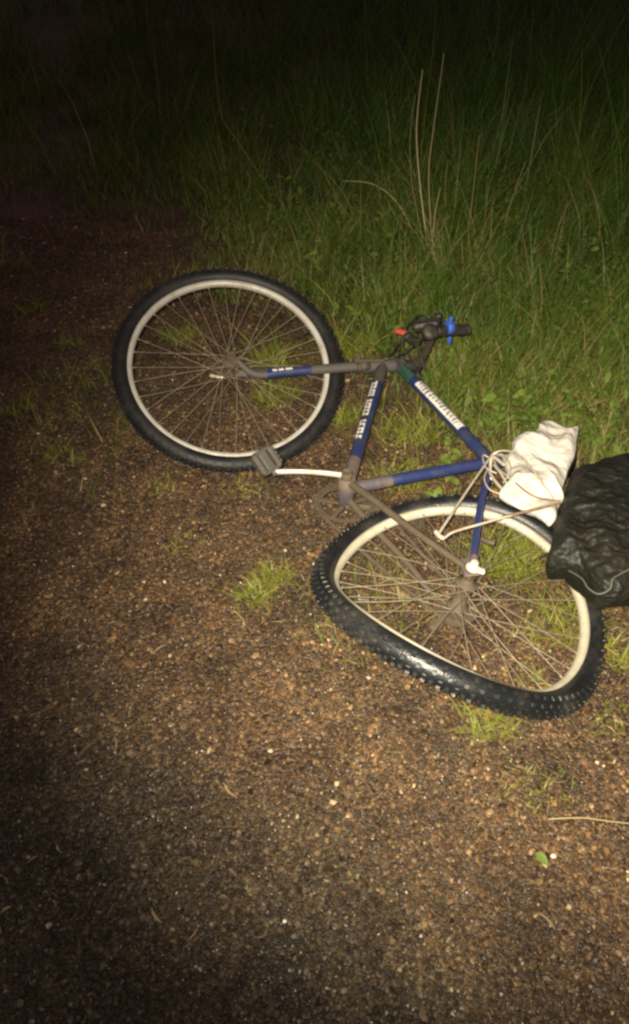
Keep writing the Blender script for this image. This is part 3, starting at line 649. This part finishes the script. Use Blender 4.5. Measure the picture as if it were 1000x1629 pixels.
# ---- fork
mb=MB()
tc_=unit(ORG-crown); ox=unit(tc_-st*(tc_@st))       # the fork is twisted against the wheel
mb.tube([crown-st*.016,crown+st*.012],.0215,20,mat=1)
mb.tube(smooth_path([crown-ox*.058-st*.012,crown-ox*.045,crown,crown+ox*.045,crown+ox*.058-st*.012],16),.0145,14,mat=1)
def fork_path(sg):
    e=F_-nf*.052; s0=crown-ox*.052-st*.004; fo=unit(np.cross(nf,st))*.006
    P=smooth_path([s0,lerp(s0,e,.35),lerp(s0,e,.7)+fo*.4,e+st*.014],20)
    if sg<0: return P
    # the left blade lies straight over the right one, its tip bent up to the axle
    s1=crown+ox*.052-st*.004; far=e+ox*.104
    return smooth_path([s1,lerp(s1,far,.3),lerp(s1,far,.6),lerp(s1,far,.84),lerp(far,F_+nf*.058,.75)+st*.016],20)
for sg in (1,-1):
    P=fork_path(sg); k=len(P); e=P[-1]
    rr_=np.interp(np.linspace(0,1,k),[0,.25,.6,1],[.0145,.0140,.0125,.0085])
    i1,i2=int(k*.36),int(k*.66)
    mb.tube(P[:i1+1],rr_[:i1+1],14,mat=1); mb.tube(P[i1:i2+1],rr_[i1:i2+1],14,mat=0); mb.tube(P[i2:],rr_[i2:],14,mat=1)
    mb.box(e-st*.008,(st,np.cross(nf,st),nf),(.030,.020,.005),mat=2,bev=.0015)
fork=mb.build('fork',[M['blue'],M['grey_blue'],M['mud_metal']],parent=bike)
LP=fork_path(1); k=len(LP); s0,e=LP[int(k*.40)],LP[int(k*.62)]
decal(s0,e,.0137,.30,.85,-.5,.6,[(.35,.45,.0,1,0),(.0,.3,.45,.6,0),(.55,.9,.4,.55,0),(.7,.78,0,1,.0)],fork)
# front brake arms and noodle at the crown
mb=MB(); bs=crown+ox*.055-st*.03
mb.tube([bs+nf*.010,bs+nf*.030],.006,10); mb.box(bs+nf*.028+st*.030,(st,np.cross(nf,st),nf),(.085,.009,.006),bev=.0015)
mb.tube(smooth_path([bs+nf*.03+st*.07,bs+nf*.04+st*.085,crown+ox*.03+st*.055+nf*.03],8),.003,8); mb.box(bs+nf*.020-unit(np.cross(nf,st))*.0+st*.005-ox*.012,(st,np.cross(nf,st),nf),(.012,.05,.010),bev=.002)
mb.build('brake_arm',M['mud_metal'],parent=bike)

# ---- stem, handlebar and what is clamped to it
clamp=A+st*.098
mb=MB(); mb.tube([head1,head1+st*.022],.017,18); fwd=unit(np.cross(st,nf)); fwd=fwd if fwd@(F_-C)>0 else -fwd
mb.tube([head1+st*.012,clamp-fwd*.002],.0150,16); mb.tube([clamp-nf*.022,clamp+nf*.022],.019,18); mb.build('stem',M['black_plastic'],parent=bike)
bl=up_at(691,530,2.005); be=up_at(743,525,2.05)
mb=MB()
hb=smooth_path([clamp-nf*.05-fwd*.02+st*.02,clamp-nf*.02,clamp,lerp(clamp,bl,.5)+st*.004,bl,lerp(bl,be,.45)+arr((0,0,.004)),be],42)
mb.tube(hb,.0118,14); handlebar=mb.build('handlebar',M['bar'],parent=bike)
k=len(hb); i0=int(k*.70)
mb=MB(); mb.tube(hb[i0:],np.where(np.arange(k-i0)%3==0,.0172,.0158),16); mb.build('grip',M['black_plastic'],parent=bike)
mb=MB(); cpt=up_at(714,521,2.02); axd=unit(be-bl)
mb.tube([cpt-axd*.010,cpt-axd*.008,cpt+axd*.008,cpt+axd*.010],[.016,.019,.019,.016],18); mb.box(cpt+arr((0,-.012,.030)),((1,0,0),(0,1,0),(0,0,1)),(.012,.014,.022),bev=.004); mb.box(cpt+arr((.004,-.012,-.034)),((1,0,0),(0,1,0),(0,0,1)),(.011,.011,.024),bev=.004)
mb.build('shift_collar',M['bright_blue'],parent=bike)
mb=MB(); s0=up_at(684,528,2.0)
mb.disc_stack(s0,(0.2,-.6,.75),[(-.014,.018),(-.010,.024),(.008,.025),(.013,.020),(.015,.010)],20)
mb.box(up_at(676,517,2.02),((1,.1,.1),(0,1,.2),(0,-.2,1)),(.075,.032,.028),bev=.007); mb.box(up_at(655,540,2.02),((.6,.2,-.6),(0,1,0),(.6,0,.6)),(.06,.026,.024),bev=.006); mb.box(up_at(696,508,2.03),((1,.1,.1),(0,1,.2),(0,-.2,1)),(.018,.02,.040),bev=.004)
mb.build('shifter',M['black_plastic'],parent=bike)
mb=MB(); r0=up_at(629,526,2.06); r1=up_at(656,536,2.03)
mb.tube(smooth_path([r0,lerp(r0,r1,.5)+arr((0,0,.003)),r1],8),[.0065,.0095,.0100,.0100,.0102,.0105,.0105,.0100,.0085][:9],12,squash=.8); mb.build('lever_cover',M['red'],parent=bike)
mb=MB(); mb.tube(smooth_path([r1-arr((.01,0,0)),up_at(668,540,2.02),bl+arr((-.01,0,.0))],10),.006,10,squash=.6); mb.tube(smooth_path([up_at(664,545,2.0),up_at(668,560,2.0),up_at(676,590,1.98)],8),.005,8,squash=.6); mb.build('brake_lever',M['black_plastic'],parent=bike)
for pp in ([(650,535,2.03),(632,548,2.03),(622,562,2.03),(606,572,2.03),(570,574,2.0)],[(690,515,2.02),(672,500,2.04),(650,515,2.06),(640,545,2.06),(655,575,2.0),(700,660,1.85)] ,[(660,548,2.02),(645,560,2.02),(630,572,2.03),(648,600,1.98)]):
    mb=MB(); mb.tube(smooth_path([up_at(*q) for q in pp],24),.0026,7); mb.build('brake_cable',M['black_plastic'],parent=bike)

# ---- crank, pedals, chainring, chain
ca=pt(551,757,.062); cb=pt(434,751,.070)
mb=MB(); P=np.array([lerp(ca,cb,t) for t in np.linspace(0,1,8)]); P+=np.array([[0,0,.006*math.sin(math.pi*t)] for t in np.linspace(0,1,8)])
mb.tube(P,[.0062,.0058,.0055,.0052,.0050,.0050,.0052,.0056],10,squash=1.3,up=n); crank=mb.build('crank_arm',M['steel'],parent=bike); crank['label']='bright silver left crank arm'
mb=MB(); mb.tube([bb+n*.034,ca+n*.006],[.012,.011],14); mb.disc_stack(ca,n,[(-.006,.014),(.008,.014),(.010,.011)],16); mb.build('crank_boss',M['mud_metal'],parent=bike)
def pedal(c0,ax_,fw_,length,m,name='pedal'):
    ax_=unit(ax_); fw_=unit(fw_-ax_*(fw_@ax_)); up_=np.cross(ax_,fw_); mb=MB()
    mb.tube([c0-ax_*.012,c0+ax_*length],.0065,10)
    for s_ in (-1,1): mb.box(c0+ax_*length*.5+fw_*s_*.022,(ax_,fw_,up_),(length,.012,.020),bev=.003)
    for s_ in (.04,.96): mb.box(c0+ax_*length*s_,(ax_,fw_,up_),(.010,.050,.016),bev=.003)
    mb.box(c0+ax_*length*.5,(ax_,fw_,up_),(length*.9,.022,.012),bev=.003)
    for s_ in (-1,1):
        for j in (.2,.4,.6,.8): mb.box(c0+ax_*length*j+fw_*s_*.029,(ax_,fw_,up_),(.008,.005,.016))
    return mb.build(name,M[m],parent=bike)
ptop=pt(408,712,.115); pedal(cb+n*.004,ptop-cb,unit(cb-ca)+.5*n,.054,'clear')
rc=bb-n*.055; rdir=unit(ca-cb); re_=rc+rdir*.165
mb=MB(); mb.tube([rc,re_],[.0085,.0065],10,squash=1.3,up=n); mb.build('crank_arm',M['mud_metal'],parent=bike)
pedal(re_-n*.002,-n,rdir,.055,'mud_metal')
mb=MB(); q=bb-n*.046
for (ro_,ri_) in ((.072,.060),):
    a=np.linspace(0,2*math.pi,128,endpoint=False); e1_=unit(A-C); e2_=np.cross(n,e1_); V=[];F=[]
    for i,t in enumerate(a):
        d=math.cos(t)*e1_+math.sin(t)*e2_; o_=ro_+(.0035 if i%4<2 else -.001)
        V+=[q+d*o_+n*.0012,q+d*ri_+n*.0012,q+d*ri_-n*.0012,q+d*o_-n*.0012]
    for i in range(128):
        b0=i*4; b1=((i+1)%128)*4
        for j in range(4): F.append([b0+j,b0+(j+1)%4,b1+(j+1)%4,b1+j])
    mb.add(V,F,smooth=False)
for i in range(5):
    t=i*2*math.pi/5+.3; d=math.cos(t)*e1_+math.sin(t)*e2_; mb.box(q+d*.040,(d,np.cross(n,d),n),(.052,.012,.004),bev=.001)
mb.build('chainring',M['mud_metal'],parent=bike)
cr=R_-nr*.046; tang=unit(np.cross(n,R_-bb)); 
mb=MB()
for s_ in (1,-1):
    p0=q+tang*.073*s_; p1=cr+tang*.036*s_; L_=np.linalg.norm(p1-p0); m=int(L_/.0127)
    for j in range(m):
        c0=lerp(p0,p1,(j+.5)/m)+arr((0,0,-.006*math.sin(math.pi*j/m)*(1 if s_<0 else .4))); T=unit(p1-p0)
        mb.box(c0,(T,np.cross(n,T),n),(.0135 if j%2 else .0125,.0085,.0072 if j%2 else .0048),bev=.0015)
for (c0,r_,a_,b_) in ((q,.073,1,-1),(cr,.036,-1,1)):
    for j in range(0,13):
        t=math.pi*(j+.5)/13; d=tang*math.cos(t)+unit(bb-R_)*math.sin(t)*a_; T=np.cross(n,d); mb.box(c0+d*r_,(T,d,n),(.013,.0085,.0065))
mb.build('chain',M['mud_metal'],parent=bike)
mb=MB(); g0=R_-nr*.05+unit(bb-R_)*.02+unit(R_-seat)*.02; g1=g0+unit(R_-seat)*.05+unit(bb-R_)*.02
mb.box(lerp(g0,g1,.5),(unit(g1-g0),np.cross(n,unit(g1-g0)),n),(.075,.018,.012),bev=.003); mb.disc_stack(g0,n,[(-.004,.014),(.004,.014)],16); mb.disc_stack(g1,n,[(-.004,.014),(.004,.014)],16); mb.build('derailleur',M['mud_metal'],parent=bike)

# ---- seat post going into the white bag, seat clamp lever
mb=MB(); mb.tube([seat+sd*.015,seat+sd*.14],.0128,16); mb.build('seat_post',M['rod'],parent=bike)
mb=MB(); mb.tube(smooth_path([seat+sd*.016+n*.018,seat+sd*.020+n*.024-unit(A-B)*.01,seat+sd*.012+n*.022-unit(A-B)*.035],8),.004,8); mb.build('seat_clamp',M['steel'],parent=bike)
# hidden under the bag: the saddle itself
sc_=seat+sd*.175; lon=unit(A-B); lat=n
V=[];F=[]
for i,t in enumerate(np.linspace(0,1,12)):
    wd_=np.interp(t,[0,.25,.45,.75,1],[.055,.070,.045,.022,.014]); hgt=.030; ctr=sc_+lon*(-.07+.13*t)
    for j in range(12):
        a=2*math.pi*j/12; V.append(ctr+lat*wd_*math.cos(a)*.75+sd*hgt*.5*math.sin(a)*(1 if math.sin(a)>0 else .7))
for i in range(11):
    for j in range(12): F.append([i*12+j,i*12+(j+1)%12,(i+1)*12+(j+1)%12,(i+1)*12+j])
F+=[list(range(12)),[132+j for j in range(12)]]
MB().add(V,F).build('saddle',M['black_plastic'],parent=bike)

# ---- the bent wire luggage rack over the rear wheel
mb=MB(); k1=pt(782,724,.055); low=pt(697,850,.075); far=pt(893,797,.085)
mb.tube(smooth_path([k1,lerp(k1,low,.5)+n*.004,low],14),.0030,8)
mb.tube(smooth_path([low+n*.0,pt(704,857,.075),pt(722,846,.078),pt(770,832,.080),pt(830,815,.083),far],26),.0029,8)
mb.tube(smooth_path([pt(693,846,.075),pt(699,853,.075),pt(707,857,.075)],6),.0052,8)
rack=mb.build('rack_rod',M['rod'],parent=bike)
mb=MB(); mb.tube(smooth_path([k1,pt(797,717,.068),pt(820,721,.085),pt(842,740,.100),pt(862,768,.100),pt(880,792,.092)],26),.0024,8); mb.build('rack_rod',M['rod'],parent=bike)
mb=MB(); mb.tube(smooth_path([pt(820,768,.100),pt(838,783,.102),pt(860,793,.098),far],14),.0020,7); mb.build('rack_rod',M['rust'],parent=bike)
mb=MB(); mb.tube(smooth_path([pt(800,822,.082),pt(845,812,.085),pt(880,803,.087),pt(892,799,.087)],10),.0031,8); mb.build('rack_rod',M['rust'],parent=bike)
mb=MB(); mb.tube([k1,pt(801,739,.062)],.0042,8); mb.build('rack_rod',M['steel'],parent=bike)
mb=MB(); mb.tube(smooth_path([pt(786,740,.055),pt(797,754,.058),pt(806,770,.058),pt(808,778,.055)],10),.0032,8); mb.build('rack_rod',M['steel'],parent=bike)
mb=MB(); mb.tube(smooth_path([pt(779,752,.05),pt(788,766,.055),pt(803,783,.058)],10),.0036,8); mb.build('rack_rod',M['steel'],parent=bike)
for pp in ([(783,728,.05),(792,745,.062),(806,757,.07),(817,772,.07),(806,786,.06)],[(787,722,.055),(806,730,.075),(812,748,.078),(800,768,.07)],[(779,742,.05),(770,760,.06),(778,778,.06),(796,786,.055)],[(781,731,.05),(768,724,.055),(773,744,.06),(790,753,.06)]):
    mb=MB(); mb.tube(smooth_path([pt(*q) for q in pp],24),.0019,7); mb.build('rack_wire',M['rod'],parent=bike)
mb=MB(); mb.tube(smooth_path([pt(774,764,.03),pt(780,761,.045),pt(786,764,.03)],8),.004,8); mb.tube([pt(781,728,.05),pt(778,760,.04)],.004,8); mb.build('rack_clamp',M['nut'],parent=bike)
mb=MB(); mb.tube(smooth_path([pt(767,858,.055),pt(777,862,.060),pt(787,864,.062)],8),.006,8); mb.build('brake_arm',M['mud_metal'],parent=bike)

# ================================================================== plastic bags
def bag(name, px, off, front, back, material, seed, crumple, label, cat, floor=None, N_=220, Mr=64, ctr=None, power=.55, nfold=11, f0=5.5):
    out=smooth_path([pt(x_,y_,off) for x_,y_ in px],N_,closed=True); N_=len(out)
    c0=pt(*ctr,off) if ctr else out.mean(0)
    e1_=unit(np.cross(n,(0,1,0))); e2_=np.cross(n,e1_)
    V=[];F=[]
    fr=random.Random(int(seed*100)); dirs=[]
    for q in range(nfold):
        dv=Vector((fr.gauss(0,1),fr.gauss(0,1),fr.gauss(0,1))).normalized(); dirs.append((dv*fr.uniform(f0,f0*1.5)*(1.2**q),fr.random(),1.0/(1.17**q)))
    wsum=sum(d_[2] for d_ in dirs)
    def fold(p,s):                                  # straight creases between flat facets, bent a little
        v=Vector(p); w=Vector((noise.noise(v*7),noise.noise(v*7+Vector((5,5,5))),noise.noise(v*7+Vector((9,1,4)))))*.022
        v=v+w; h=0
        for dv,ph,am in dirs:
            f=(v.dot(dv)+ph+1.1*noise.noise(v*6+Vector((ph*9,ph*40,0))))%1.0; h+=am*(abs(f-.5)*4-1)*(.6+.8*noise.noise(v*6+Vector((0,ph*30,0))))
        return 1.6*h/wsum
    for side,th in ((1,front),(-1,back)):
        for i in range(Mr+ (1 if side>0 else 0)):
            t=(i+.0)/Mr
            for j in range(N_):
                p=c0+(out[j]-c0)*t; hgt=th*max(0.0,1-t**2.6)**power
                ff=fold(p+n*hgt*side,9.0)
                ed=(1-t**8)
                p2=p+n*side*(hgt*(.82+.18*ff)+crumple*ff*ed)+(out[j]-c0)*(.03*ff*t)
                if floor is not None and p2[2]<floor: p2[2]=floor+.1*(p2[2]-floor)
                V.append(p2)
    nf_=(Mr+1)*N_
    for i in range(Mr):
        for j in range(N_): F.append([i*N_+j,i*N_+(j+1)%N_,(i+1)*N_+(j+1)%N_,(i+1)*N_+j])
    for i in range(Mr):
        for j in range(N_):
            a=nf_+i*N_+j; b_=nf_+i*N_+(j+1)%N_
            c1_=(nf_+(i+1)*N_+(j+1)%N_) if i<Mr-1 else Mr*N_+(j+1)%N_; d1=(nf_+(i+1)*N_+j) if i<Mr-1 else Mr*N_+j
            F.append([a,d1,c1_,b_])
    base=arr((c0[0],c0[1],0))
    o=MB().add(V,F).build(name,material,base=base)
    return tag(o,label,cat),np.array(V)
WB=[(857,675),(872,672),(886,676),(904,682),(920,680),(917,700),(915,722),(909,738),(903,752),(897,770),(892,786),(896,795),(892,800),(887,812),(884,826),(876,834),(868,829),(858,822),(848,815),(838,812),(826,806),(812,800),(800,793),(793,786),(800,778),(808,770),(806,755),(803,738),(808,724),(816,716),(815,705),(824,696),(838,690),(852,688),(855,681)]
bag('plastic_bag',WB,.058,.034,.055,M['white_bag'],3.1,.019,'crumpled white plastic bag tied over the bicycle saddle','bag',ctr=(856,748),power=.5,nfold=9,f0=4.5)
BB=[(911,754),(925,745),(943,742),(958,735),(977,729),(1020,726),(1050,742),(1072,790),(1075,850),(1062,910),(1035,935),(1000,944),(975,946),(957,940),(942,925),(924,908),(903,899),(882,893),(871,885),(875,868),(880,845),(884,822),(890,804),(897,785),(904,768)]
bo,_=bag('refuse_bag',BB,.050,.060,.14,M['black_bag'],8.7,.014,'bulging crumpled black plastic bag strapped above the bent rear wheel','bag',floor=.006,ctr=(972,842),power=.46,nfold=13,f0=5.0)
P=smooth_path([pt(905,908,.085),pt(925,920,.10),pt(935,935,.105),pt(952,945,.11),pt(970,937,.12),pt(974,922,.13),pt(985,914,.13),pt(1010,902,.13),pt(1030,898,.12)],40)
o=MB().tube(P,.0016,7).build('bag_cord',M['cord'],base=(P[0][0],P[0][1],0)); tag(o,'thin grey cord looped across the lower side of the black bag','cord')
for o in bpy.data.objects:
    if '_base' in o.keys(): del o['_base']
